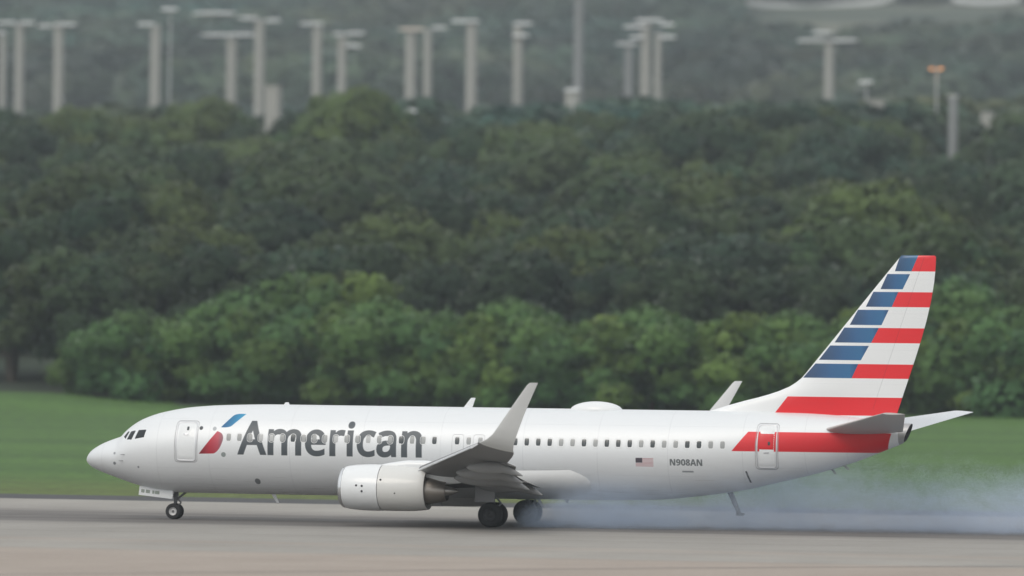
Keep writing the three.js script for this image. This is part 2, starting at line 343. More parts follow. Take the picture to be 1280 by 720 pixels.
masts.forEach(([px, py, w, z0, heads, label], i) => {
  const z = z0 * 1.3;
  const top = sight(px, py, z), m = new THREE.Group(), scale = (eye.z - z) / (-look.z * LENS), y0 = heightAt(top.x, z) - 0.4, h = top.y - y0, r = w * scale * 0.4;
  m.name = numbered('lamp_mast'); m.position.set(top.x, y0, z); scene.add(m); tag(m, label, 'lamp mast', 'lamp masts on the wooded slope');
  const pole = new THREE.CylinderGeometry(r * 0.94, r * 1.06, h, 20, 6); put('pole', pole.translate(0, h / 2, 0), /faint|bare/.test(label) ? faintMat : mastMat, m);
  put('collar', new THREE.CylinderGeometry(r * 1.05, r * 1.05, 0.3, 20).translate(0, h + 0.1, 0), armMat, m);
  let lo = 0, hi = 0;
  for (const [a, b, y] of heads) {
    const p = sight((a + b) / 2, y, z), len = (b - a) * scale, hd = put('lamp_head', mkHead(len), i === 8 ? std([0.9, 0.78, 0.66], 0.5) : headMat, m);
    hd.position.set(p.x - top.x, p.y - y0, 0.1 + r);
    put('arm', rod(V(0, h - 0.3, 0), V(p.x - top.x, p.y - y0, r * 0.8), 0.09, 0.07, 8), armMat, m);
  }
});
// low boxes and lit lamp between the masts
const cab = (px0, px1, py0, py1, z, label, mat, tall) => {
  const a = sight(px0, py0, z), b = sight(px1, py1, z), w = b.x - a.x, y0 = heightAt((a.x + b.x) / 2, z), h = a.y - y0, g = new THREE.Group();
  g.name = numbered('stub_tower'); g.position.set((a.x + b.x) / 2, y0, z); scene.add(g); tag(g, label, 'stub tower');
  put('shaft', rbox(w, h, w, 0.12).translate(0, h / 2, 0), mat, g); put('cap', rbox(w * 1.12, 0.25, w * 1.12, 0.06).translate(0, h + 0.12, 0), mastMat, g);
};
cab(334, 350, 109, 143, -606, 'short pale stub tower at the right foot of the bright stacked arm mast', mastMat);
cab(1088, 1105, 127, 148, -612, 'short pale stub tower between the winged mast and the bare right mast', mastMat);
cab(708, 724, 117, 127, -640, 'small pale stub tower under the faint distant mast', mastMat);
cab(1227, 1241, 142, 155, -660, 'faint small stub tower right of the bare right mast', mastMat);
{
  const post = (px, py, len, z, label, lit) => {
    const t = sight(px, py, z), y0 = heightAt(t.x, z), h = t.y - y0, g = new THREE.Group(), s = (eye.z - z) / (-look.z * LENS);
    g.name = numbered('street_lamp'); g.position.set(t.x, y0, z); scene.add(g); tag(g, label, 'street lamp');
    put('pole', new THREE.CylinderGeometry(0.1, 0.16, h - 0.1, 10).translate(0, (h - 0.1) / 2, 0), armMat, g);
    put('bracket', rod(V(-len * s * 0.3, h, 0), V(len * s * 0.3, h, 0), 0.08, 0.08, 8), armMat, g);
    for (const k of lit ? [-1, 1] : [0]) {
      const L = put('lamp_head', mkHead(len * s * (lit ? 0.4 : 1)), lit ? amber : headMat, g); L.position.set(k * len * s * 0.3, h, 0.25); if (lit) L.scale.set(0.7, 0.4, 0.6);
      if (lit) { const p = new THREE.PointLight(0xffb060, 2.5, 60); p.position.set(t.x + k * len * s * 0.3, t.y, z + 1.0); p.castShadow = true; scene.add(p); }
    }
  };
  post(1171, 86, 20, -620, 'street lamp lit amber, right of the winged mast', true);
  post(1083, 103, 18, -640, 'small white street lamp above the right stub tower', false);
  post(213, 12, 24, -700, 'white street lamp highest at upper left, above the lone mast', false);
  post(514, 139, 16, -590, 'low white street lamp at the foot of the warm tinted mast', false);
  post(716, 113, 20, -632, 'white street lamp just above the small stub tower at centre', false);
}
// the pale retaining walls of a road high on the hillside, following its curve
function roadWall(points, z, label) {
  const c = new THREE.CatmullRomCurve3(points.map(([x, y]) => sight(x, y, z))), rings = [], mid = c.getPoint(0.5);
  const g = new THREE.Group(); g.name = numbered('retaining_wall'); const base = heightAt(mid.x, z); g.position.set(mid.x, base, z); scene.add(g); tag(g, label, 'retaining wall');
  const ring = (p, lo, hi, d) => [V(p.x, lo, p.z + d), V(p.x, hi - 0.1, p.z + d), V(p.x, hi, p.z + d - 0.1), V(p.x, hi, p.z - d + 0.1), V(p.x, hi - 0.1, p.z - d), V(p.x, lo, p.z - d)].map((q) => q.sub(g.position));
  const P = range(0, 1, 48).map((t) => c.getPoint(t));
  put('wall', faceOut(loft(P.map((p) => ring(p, Math.min(heightAt(p.x, z) - 1, p.y - 2.4), p.y - 1.9, 0.35)), { capStart: true, capEnd: true })), std([0.09, 0.1, 0.08], 0.9), g);
  put('parapet', faceOut(loft(P.map((p) => ring(p, p.y - 1.9, p.y, 0.5)), { capStart: true, capEnd: true })), std([0.8, 0.82, 0.82], 0.7), g);
}
roadWall([[905, -9], [920, -3], [950, 2], [985, 5], [1010, 7], [1045, 4], [1080, 1], [1105, -3], [1120, -10]], -2150, 'pale sagging road wall at the top edge right of centre');
roadWall([[1190, -4], [1215, -1], [1245, -1], [1275, -4]], -2150, 'short pale straight road wall at the top right corner');

// ------------------------------------------------------------------ the airliner
// drawn in its own metres: X from the nose tip aft, Y up from the ground, Z to the left wing (towards the camera); SHIFT puts the main wheels at the origin
const SHIFT = -19.65;
const plane = new THREE.Group(); plane.name = 'airliner'; scene.add(plane);
tag(plane, 'white twin engine airliner with striped tail fin rolling along the runway', 'airplane');
const part = (name, g, m, parent = plane) => put(name, g.translate(SHIFT, 0, 0), m, parent);
const topY = curve([[0, 2.6], [0.02, 2.68], [0.08, 2.82], [0.16, 2.93], [0.3, 3.07], [0.55, 3.23], [0.87, 3.4], [1.4, 3.6], [1.74, 3.73], [2.02, 4.02], [2.35, 4.28], [2.77, 4.52], [3.71, 4.83], [5.08, 5.07], [6.64, 5.18], [9.1, 5.24], [30, 5.24], [33, 5.22], [35, 5.12], [36.6, 4.96], [37.6, 4.8]]);
const botY = curve([[0, 2.6], [0.02, 2.54], [0.08, 2.45], [0.16, 2.38], [0.3, 2.28], [0.55, 2.16], [0.87, 2.04], [1.42, 1.85], [2.47, 1.52], [3.54, 1.29], [4.61, 1.21], [9.1, 1.2], [24, 1.2], [26.8, 1.28], [28.7, 1.47], [30.6, 1.75], [31.74, 2.02], [33.93, 2.55], [35.69, 3.1], [36.8, 3.54], [37.6, 3.86]]);
const halfW = curve([[0, 0], [0.02, 0.1], [0.08, 0.23], [0.16, 0.35], [0.3, 0.52], [0.55, 0.73], [0.87, 0.92], [1.4, 1.16], [2, 1.36], [2.7, 1.54], [3.6, 1.7], [5, 1.83], [6.5, 1.88], [26.5, 1.88], [28.7, 1.8], [30.6, 1.62], [31.7, 1.47], [33.9, 1.11], [35.7, 0.78], [36.8, 0.55], [37.6, 0.4]]);
const midY = (x) => mix(botY(x), topY(x), x < 3 ? mix(0.5, 0.53, x / 3) : 0.53);
function hull(x, y, side = 1) {               // the point of the skin at (x, y)
  const c = midY(x), h = y >= c ? topY(x) - c : c - botY(x);
  return V(x, y, side * halfW(x) * Math.sqrt(Math.max(0, 1 - Math.pow((y - c) / Math.max(h, 1e-4), 2))));
}
function hullNormal(x, y, side = 1) {
  const e = 0.02, a = hull(x + e, y, side).sub(hull(x - e, y, side)), b = hull(x, y + e, side).sub(hull(x, y - e, side));
  return a.cross(b).multiplyScalar(side).normalize();
}
function conform(g, side = 1) {               // bends a flat shape (its z = height above the skin) onto the hull
  const p = g.attributes.position;
  for (let i = 0; i < p.count; i++) { const x = p.getX(i), y = p.getY(i), q = hull(x, y, side).addScaledVector(hullNormal(x, y, side), p.getZ(i)); p.setXYZ(i, q.x, q.y, q.z); }
  if (side < 0) { const ix = g.index.array; for (let i = 0; i < ix.length; i += 3) { const t = ix[i]; ix[i] = ix[i + 1]; ix[i + 1] = t; } }
  g.computeVertexNormals(); return g;
}
function roundedOutline(w, h, r, n = 6) {
  const pts = [];
  for (const [sx, sy, a0] of [[1, 1, 0], [-1, 1, 90], [-1, -1, 180], [1, -1, 270]]) for (let i = 0; i <= n; i++) {
    const a = (a0 + 90 * i / n) * Math.PI / 180; pts.push([sx * (w / 2 - r) + r * Math.cos(a), sy * (h / 2 - r) + r * Math.sin(a)]);
  }
  const out = [];                              // long sides get points of their own, so that the ring follows the curved skin
  pts.forEach((p, i) => { const q = pts[(i + 1) % pts.length], k = Math.max(1, Math.ceil(Math.hypot(q[0] - p[0], q[1] - p[1]) / 0.12)); for (let j = 0; j < k; j++) out.push([mix(p[0], q[0], j / k), mix(p[1], q[1], j / k)]); });
  return out;
}
function ringOn(cx, cy, outline, width, lift, side, lean = 0) {     // a frame proud of the skin: sloped outside, flat top, sloped inside
  const pos = [], idx = [], n = outline.length;
  outline.forEach(([x, y]) => { const l = Math.hypot(x, y); for (const [k, z] of [[width, -0.01], [width * 0.8, lift], [width * 0.2, lift], [0, -0.01]]) pos.push(cx + x + x / l * k + lean * y, cy + y + y / l * k, z); });
  for (let i = 0; i < n; i++) for (let k = 0; k < 3; k++) { const a = i * 4 + k, b = ((i + 1) % n) * 4 + k; idx.push(a, b, a + 1, b, b + 1, a + 1); }
  return conform(indexed(pos, idx), side);
}
function panelOn(cx, cy, w, h, r, lift, side, lean = 0) {           // a panel lying on the skin, its rim rounded into it
  const pos = [], idx = [], NX = 6, NY = Math.max(8, Math.ceil(h / 0.1));
  for (let j = 0; j <= NY; j++) {
    const y = mix(-h / 2, h / 2, j / NY), e = Math.max(0, Math.abs(y) - (h / 2 - r)), hw = w / 2 - r + Math.sqrt(Math.max(0, r * r - e * e));
    for (let i = 0; i <= NX; i++) pos.push(cx + mix(-hw, hw, i / NX) + lean * y, cy + y, i === 0 || i === NX || j === 0 || j === NY ? -0.012 : lift);
  }
  for (let j = 0; j < NY; j++) for (let i = 0; i < NX; i++) { const a = j * (NX + 1) + i, b = a + 1, c = a + NX + 1; idx.push(a, b, c, b, c + 1, c); }
  return conform(indexed(pos, idx), side);
}
const GREY = '#565c61', RED = '#f0242f', REDDK = '#8f1226';
// the paint of the hull: both sides on one sheet, left half above
const LX = 38.2, LY0 = 0.9, LY1 = 5.5;
const livery = canvasTexture(2048, 1024, (g) => {
  g.fillStyle = '#ffffff'; g.fillRect(0, 0, 2048, 1024);
  for (const side of [1, -1]) {
    g.save();
    g.beginPath(); g.rect(0, side > 0 ? 0 : 512, 2048, 512); g.clip();
    const X = (x) => x / LX * 2048, Y = (y) => (side > 0 ? 512 : 1024) - (y - LY0) / (LY1 - LY0) * 512;
    const poly = (pts, fill) => { g.fillStyle = fill; g.beginPath(); pts.forEach(([x, y], i) => i ? g.lineTo(X(x), Y(y)) : g.moveTo(X(x), Y(y))); g.closePath(); g.fill(); };
    const text = (s, x0, x1, base, cap, font, fill, stroke) => {
      g.save(); g.font = font.replace('$', 100); const w = g.measureText(s).width, sy = cap / 71.4 * 512 / (LY1 - LY0), sx = (X(x1) - X(x0)) / w;
      if (side > 0) g.setTransform(sx, 0, 0, sy, X(x0), Y(base)); else g.setTransform(-sx, 0, 0, sy, X(x1), Y(base));
      g.fillStyle = fill; g.fillText(s, 0, 0); if (stroke) { g.lineWidth = stroke; g.strokeStyle = fill; g.strokeText(s, 0, 0); } g.restore();
    };
    // panel joints and rivet grime
    g.strokeStyle = 'rgba(80,84,88,0.11)'; g.lineWidth = 1;
    for (const x of [1.05, 3.9, 6.4, 10.2, 13.6, 17.2, 21.0, 24.4, 27.6, 30.9, 33.6, 35.4]) { g.beginPath(); g.moveTo(X(x), Y(LY0)); g.lineTo(X(x), Y(LY1)); g.stroke(); }
    for (const y of [1.62, 2.35, 4.55]) { g.beginPath(); g.moveTo(X(3.9), Y(y)); g.lineTo(X(33), Y(y)); g.stroke(); }
    seed = 77;
    for (let i = 0; i < 260; i++) { const x = ran(3, 34), y = 1.2 + Math.abs(gauss()) * 0.5; g.fillStyle = `rgba(88,80,70,${ran(0.02, 0.09)})`; g.fillRect(X(x), Y(y), ran(4, 60), ran(1, 3)); }
    // lettering and the two halves of the emblem
    text('American', 7.82, 16.46, 3.04, 1.41, '$px sans-serif', GREY, 5);
    let gr = g.createLinearGradient(X(6.0), 0, X(7.1), 0); gr.addColorStop(0, REDDK); gr.addColorStop(0.4, '#c8243a'); gr.addColorStop(0.75, '#c9505f'); gr.addColorStop(1, '#8d6f78');
    g.fillStyle = gr; g.beginPath(); g.moveTo(X(5.94), Y(3.0)); g.lineTo(X(6.76), Y(4.02)); g.quadraticCurveTo(X(7.12), Y(3.95), X(7.06), Y(3.62)); g.quadraticCurveTo(X(6.92), Y(3.12), X(6.62), Y(3.02)); g.closePath(); g.fill();
    gr = g.createLinearGradient(X(6.95), 0, X(7.8), 0); gr.addColorStop(0, '#0f5f92'); gr.addColorStop(1, '#38a3cf');
    g.fillStyle = gr; g.beginPath(); g.moveTo(X(6.91), Y(4.2)); g.lineTo(X(7.36), Y(4.72)); g.quadraticCurveTo(X(7.5), Y(4.84), X(7.94), Y(4.8)); g.lineTo(X(7.4), Y(4.27)); g.quadraticCurveTo(X(7.25), Y(4.17), X(6.91), Y(4.2)); g.fill();
    // the red stripe of the tail
    poly([[31.12, 4.36], [30.43, 3.5], [37.06, 3.5], [37.32, 4.36]], RED);
    // registration, the small flag, small service marks
    text('N908AN', 27.66, 29.16, 2.83, 0.27, 'bold $px sans-serif', '#74797b', 2);
    poly([[28.22, 2.6], [28.72, 2.6], [28.72, 2.53], [28.22, 2.53]], 'rgba(90,94,98,0.55)');
    for (let i = 0; i < 7; i++) poly([[26.15, 3.13 - i * 0.055], [26.95, 3.13 - i * 0.055], [26.95, 3.1 - i * 0.055], [26.15, 3.1 - i * 0.055]], '#d9a2a6');
    poly([[26.15, 3.14], [26.45, 3.14], [26.45, 2.93], [26.15, 2.93]], '#5a525c');
    for (const [x, y, r, c] of [[5.98, 4.15, 0.085, '#43484c'], [6.62, 4.13, 0.09, '#b9bcbf'], [7.1, 2.98, 0.11, '#9fa7a4'], [8.55, 1.8, 0.13, '#85888a'], [1.75, 2.5, 0.07, '#8d9294'], [1.75, 2.95, 0.06, '#b3b5b8'], [2.95, 2.35, 0.05, '#a5a8aa'], [16.2, 2.3, 0.06, '#9ea2a4']]) {
      g.fillStyle = c; g.beginPath(); g.ellipse(X(x), Y(y), r * 53.6, r * 111, 0, 0, 7); g.fill();
    }
    poly([[30.98, 2.62], [31.05, 2.62], [31.16, 2.12], [31.09, 2.12]], '#4a4c4e');
    g.restore();
  }
});
const paint = new THREE.MeshPhysicalMaterial({ color: new THREE.Color().setRGB(0.74, 0.76, 0.775), map: livery, roughness: 0.52, metalness: 0.2, clearcoat: 0.3, clearcoatRoughness: 0.4 });
const white = new THREE.MeshPhysicalMaterial({ color: new THREE.Color().setRGB(0.76, 0.78, 0.79), roughness: 0.4, clearcoat: 0.4, clearcoatRoughness: 0.15 });
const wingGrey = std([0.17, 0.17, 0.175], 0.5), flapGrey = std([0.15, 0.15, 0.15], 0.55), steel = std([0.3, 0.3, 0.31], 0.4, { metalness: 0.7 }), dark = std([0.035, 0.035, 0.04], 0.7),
  rubber = std([0.022, 0.022, 0.024], 0.85), hubGrey = std([0.5, 0.5, 0.5], 0.45, { metalness: 0.3 }), polished = std([0.72, 0.73, 0.74], 0.22, { metalness: 0.9 }), strutGrey = std([0.26, 0.27, 0.28], 0.5), silver = std([0.62, 0.63, 0.65], 0.35, { metalness: 0.4 });
{
  const xs = [...range(0.06, 1, 12).map((t) => t * t * 2.6 * 0.62), ...range(1.62, 2.4, 12), ...range(2.5, 7, 18), ...range(7.4, 26.5, 48), ...range(26.8, 37.6, 36)], N = 36, pos = [], uv = [], idx = [];
  let rows = 0;
  for (const side of [1, -1]) {
    const at0 = pos.length / 3;
    for (const x of xs) for (let i = 0; i <= N; i++) {
      const a = mix(-Math.PI / 2, Math.PI / 2, i / N), c = midY(x), y = c + Math.sin(a) * (a > 0 ? topY(x) - c : c - botY(x));
      pos.push(x, y, side * halfW(x) * Math.cos(a)); uv.push(x / LX, (side > 0 ? 0.5 : 0) + 0.5 * clamp((y - LY0) / (LY1 - LY0), 0.002, 0.998));
    }
    for (let j = 0; j < xs.length - 1; j++) for (let i = 0; i < N; i++) { const a = at0 + j * (N + 1) + i, b = a + 1, c = a + N + 1, d = c + 1; side > 0 ? idx.push(a, c, b, b, c, d) : idx.push(a, b, c, b, d, c); }
    const tip = pos.length / 3; pos.push(0, 2.6, 0); uv.push(0, side > 0 ? 0.68 : 0.18);
    for (let i = 0; i < N; i++) side > 0 ? idx.push(tip, at0 + i, at0 + i + 1) : idx.push(tip, at0 + i + 1, at0 + i);
  }
  const g = indexed(pos, idx, uv), nn = g.attributes.normal, half = xs.length * (N + 1) + 1;
  for (let j = 0; j < xs.length; j++) for (const i of [0, N]) {     // one normal across the seam at crown and keel
    const a = j * (N + 1) + i, b = a + half, n = V(nn.getX(a) + nn.getX(b), nn.getY(a) + nn.getY(b), 0).normalize();
    nn.setXYZ(a, n.x, n.y, 0); nn.setXYZ(b, n.x, n.y, 0);
  }
  part('fuselage', g, paint);
}
// the exhaust of the auxiliary power unit, cut off at a slant
{
  const ring = (x, k, slant) => range(0, 2 * Math.PI, 24).slice(0, 24).map((a) => { const cy = mix(botY(37.6), topY(37.6), 0.5), y = Math.sin(a) * 0.47 * k; return V(x + slant * (y + 0.2), cy + y + (x - 37.6) * 0.22, Math.cos(a) * 0.4 * k); });
  part('exhaust_cone', faceOut(loft([ring(37.55, 0.99, 0), ring(37.75, 0.95, 0.12), ring(37.88, 0.86, 0.4)], {})), std([0.42, 0.42, 0.42], 0.45, { metalness: 0.5 }));
  part('exhaust_opening', faceOut(loft([ring(37.9, 0.86, 0.4), ring(37.93, 0.8, 0.4), ring(37.7, 0.7, 0.4)], { capEnd: true })), dark);
}
// cabin windows, each a pane in its frame
const paneMats = { d: new THREE.MeshPhysicalMaterial({ color: 0x42484b, roughness: 0.25 }), m: std([0.33, 0.34, 0.34], 0.3), l: std([0.46, 0.47, 0.47], 0.35) }, rimMat = std([0.78, 0.79, 0.79], 0.4);
const windowX = curve([[0, 7.33], [19, 16.92], [27, 21.17], [44, 30.03]]);
const states = 'mmmllmdmmmlmmlmmdmmd' + '-dmm-mdd' + 'ddmmdmdddmdmmddmmm';
const frameGeo = roundedOutline(0.25, 0.36, 0.11, 4);
[1, -1].forEach((side) => {
  for (let i = 0; i <= 44; i++) {
    const s = states[i] ?? 'm'; if (s === '-') continue;
    const x = windowX(i), f = part('cabin_window', ringOn(x, 3.76, frameGeo, i < 20 ? 0.03 : 0.045, 0.005, side), rimMat);
    part('pane', panelOn(x, 3.76, 0.27, 0.38, 0.12, 0.003, side), paneMats[s], f);
  }
});
// flight deck windows: corner points on the skin
{
  const glass = new THREE.MeshPhysicalMaterial({ color: 0x181d22, roughness: 0.1 });
  const quad = (pts, side) => {
    const pos = [], idx = [], n = 8, P = (u, v) => [mix(mix(pts[0][0], pts[1][0], u), mix(pts[3][0], pts[2][0], u), v), mix(mix(pts[0][1], pts[1][1], u), mix(pts[3][1], pts[2][1], u), v)];
    for (let j = 0; j <= n; j++) for (let i = 0; i <= n; i++) { const [x, y] = P(i / n, j / n); pos.push(x, y, i === 0 || j === 0 || i === n || j === n ? -0.01 : 0.006); }
    for (let j = 0; j < n; j++) for (let i = 0; i < n; i++) { const a = j * (n + 1) + i; idx.push(a, a + 1, a + n + 1, a + 1, a + n + 2, a + n + 1); }
    return conform(indexed(pos, idx), side);
  };
  for (const side of [1, -1]) {
    part('cockpit_window', quad([[2.08, 3.69], [2.26, 3.57], [2.4, 3.95], [2.28, 3.96]], side), glass);
    part('cockpit_window', quad([[2.3, 3.54], [2.6, 3.55], [2.76, 4.02], [2.45, 3.97]], side), glass);
    part('cockpit_window', quad([[2.7, 3.57], [3.26, 3.68], [3.32, 4.07], [2.86, 4.04]], side), glass);
  }
}
// doors
for (const side of [1, -1]) {
  const red = std([0.66, 0.016, 0.025], 0.4), seamMat = std([0.34, 0.34, 0.35], 0.6);
  for (const [x, y, w, h, lean] of [[5.31, 3.54, 0.86, 1.62, 0], [31.96, 3.72, 0.76, 1.78, 0.02]]) {
    const d = part('passenger_door', panelOn(x, y, w, h, 0.12, 0.01, side, lean), white);
    part('door_surround', ringOn(x, y, roundedOutline(w + 0.02, h + 0.02, 0.13, 5), 0.085, 0.018, side, lean), silver, d);
    part('door_seam', ringOn(x, y, roundedOutline(w + 0.19, h + 0.19, 0.15, 5), 0.035, 0.006, side, lean), seamMat, d);
    if (x > 20) part('stripe_panel', panelOn(x + 0.0, 3.93, w - 0.02, 0.84, 0.01, 0.014, side, lean), red, d);
    part('door_window', panelOn(x + (x > 20 ? 0.1 : 0.05), x > 20 ? 3.85 : 4.12, 0.14, 0.2, 0.06, 0.02, side), paneMats.d, d);
    part('door_handle', panelOn(x - 0.02, x > 20 ? 3.45 : 3.86, 0.3, 0.1, 0.04, 0.022, side), silver, d);
  }
  for (const x of [18.0, 18.97]) part('overwing_exit', ringOn(x, 3.55, roundedOutline(0.5, 0.96, 0.1, 4), 0.03, 0.005, side), std([0.5, 0.51, 0.52], 0.5));
}
// wings -------------------------------------------------
function foil(n, t, camber = 0.015) {
  const out = [], half = n / 2;
  const th = (x) => 5 * t * (0.2969 * Math.sqrt(x) - 0.126 * x - 0.3516 * x * x + 0.2843 * x ** 3 - 0.1036 * x ** 4);
  for (let i = 0; i < n; i++) {
    const a = i / n * 2 * Math.PI, x = 0.5 + 0.5 * Math.cos(a), c = 4 * camber * x * (1 - x);
    out.push([x, c + (i <= half ? 1 : -1) * th(x)]);
  }
  return out;
}
// a section: leading edge point, chord vector, thickness direction, relative thickness
const section = (le, chord, thick, t, camber, n = 36) => { const c = chord.length(); return foil(n, t, camber).map(([x, y]) => le.clone().addScaledVector(chord, x).addScaledVector(thick, y * c)); };
const leX = curve([[1.2, 13.8], [1.88, 14.6], [3.2, 15.95], [4.83, 17.05], [6, 17.66], [16.6, 23.2]]), leY = (z) => 1.98 + 0.1175 * z;
const teX = curve([[1.2, 21.5], [5.7, 21.62], [16.6, 24.72]]), teY = (z) => leY(z) - mix(0.3, 0.42, z / 16.6);
function wing(side) {
  const W = [1.2, 1.88, 2.6, 3.4, 4.2, 5, 5.7, 7, 8.5, 10, 11.5, 13, 14.5, 15.7, 16.6].map((z) => {
    const le = V(leX(z), leY(z), side * z), te = V(teX(z), teY(z), side * z);
    return section(le, te.sub(le), V(0, 0.993, -0.118 * side), mix(0.145, 0.105, z / 16.6), 0.012);
  });
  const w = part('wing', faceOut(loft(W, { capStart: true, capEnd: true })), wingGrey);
  const S = [[16.58, 0, 23.2, 3.93, 24.72, 3.51], [16.85, 0.15, 23.4, 3.97, 24.76, 3.6], [17.12, 0.5, 23.68, 4.08, 24.85, 3.83], [17.34, 0.85, 24.0, 4.3, 25.0, 4.14], [17.5, 1.1, 24.3, 4.66, 25.2, 4.58], [17.64, 1.25, 24.72, 5.2, 25.47, 5.2], [17.8, 1.3, 25.2, 5.82, 25.8, 5.86], [17.92, 1.32, 25.62, 6.36, 26.08, 6.42], [17.94, 1.32, 25.74, 6.46, 26.1, 6.47]]
    .map(([z, roll, x0, y0, x1, y1]) => section(V(x0, y0, side * z), V(x1 - x0, y1 - y0, 0), V(0, Math.cos(roll), -side * Math.sin(roll)), 0.1, 0.005));
  part('winglet', faceOut(loft(S, { capEnd: true })), std([0.6, 0.61, 0.61], 0.45), w);
  // landing flaps lowered behind the wing, the aileron
  const flap = (z0, z1, c0, c1, deg, drop, back) => {
    const r = [z0, mix(z0, z1, 0.33), mix(z0, z1, 0.66), z1].map((z, i) => { const c = mix(c0, c1, i / 3), a = deg * Math.PI / 180; return section(V(teX(z) - back, teY(z) - drop + 0.06, side * z), V(c * Math.cos(a), -c * Math.sin(a), 0), V(Math.sin(a), Math.cos(a), -0.1 * side), 0.14, 0.02, 24); });
    part('flap', faceOut(loft(r, { capStart: true, capEnd: true })), flapGrey, w);
  };
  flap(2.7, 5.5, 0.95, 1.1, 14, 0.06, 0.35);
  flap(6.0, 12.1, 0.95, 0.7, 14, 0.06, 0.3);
  const slat = (z0, z1) => part('slat', faceOut(loft([0, 0.25, 0.5, 0.75, 1].map((t) => { const z = mix(z0, z1, t), c = mix(0.75, 0.45, z / 17); return section(V(leX(z) - 0.3, leY(z) - 0.22, side * z), V(c, 0.24, 0), V(0, 1, -0.118 * side), 0.2, 0.05, 20); }), { capStart: true, capEnd: true })), std([0.55, 0.56, 0.57], 0.35, { metalness: 0.4 }), w);
  slat(6.2, 9.6); slat(9.7, 13.1); slat(13.2, 16.3);
  // canoe fairings over the flap tracks
  for (const [z, len, r] of [[3.6, 3.1, 0.26], [6.7, 3.4, 0.27], [9.2, 3.0, 0.24], [11.9, 2.5, 0.2]]) {
    const x0 = teX(z) - len * 0.72, rings = range(0, 1, 16).map((t) => { const k = Math.pow(Math.sin(Math.PI * Math.pow(clamp(t, 0.004, 0.996), 0.8)), 0.7) + 0.02, x = x0 + t * len, droop = t > 0.65 ? (t - 0.65) * len * 0.38 : 0; return range(0, 2 * Math.PI, 20).slice(0, 20).map((a) => V(x, teY(z) - 0.2 - droop + Math.sin(a) * r * 1.25 * k, side * z + Math.cos(a) * r * 0.8 * k)); });
    part('flap_track_fairing', faceOut(loft(rings, { capStart: true, capEnd: true })), std([0.24, 0.24, 0.24], 0.5), w);
  }
  return w;
}
wing(1); wing(-1);
// belly fairing between the wings
{
  const len = curve([[12.6, 0.02], [13.4, 0.55], [14.8, 0.95], [16.5, 1], [21, 1], [21.7, 0.88], [22.4, 0.7], [23.1, 0.42], [23.7, 0.16], [24, 0.02]]);
  const rings = range(12.6, 24, 40).map((x) => { const k = len(x); return range(-1, 1, 24).map((t) => { const a = t * 1.75 - Math.PI / 2, w = 1.88 + 0.2 * k, h = 1.25; return V(x, 2.3 + Math.sin(a) * (h * (0.86 + 0.03 * k)) - 0.1 * k + 0.1, Math.cos(a) * w * (0.84 + 0.16 * k)); }); });
  part('belly_fairing', loft(rings, { closed: false }), new THREE.MeshPhysicalMaterial({ color: new THREE.Color().setRGB(0.68, 0.69, 0.69), roughness: 0.42, clearcoat: 0.3, side: THREE.DoubleSide }));
}
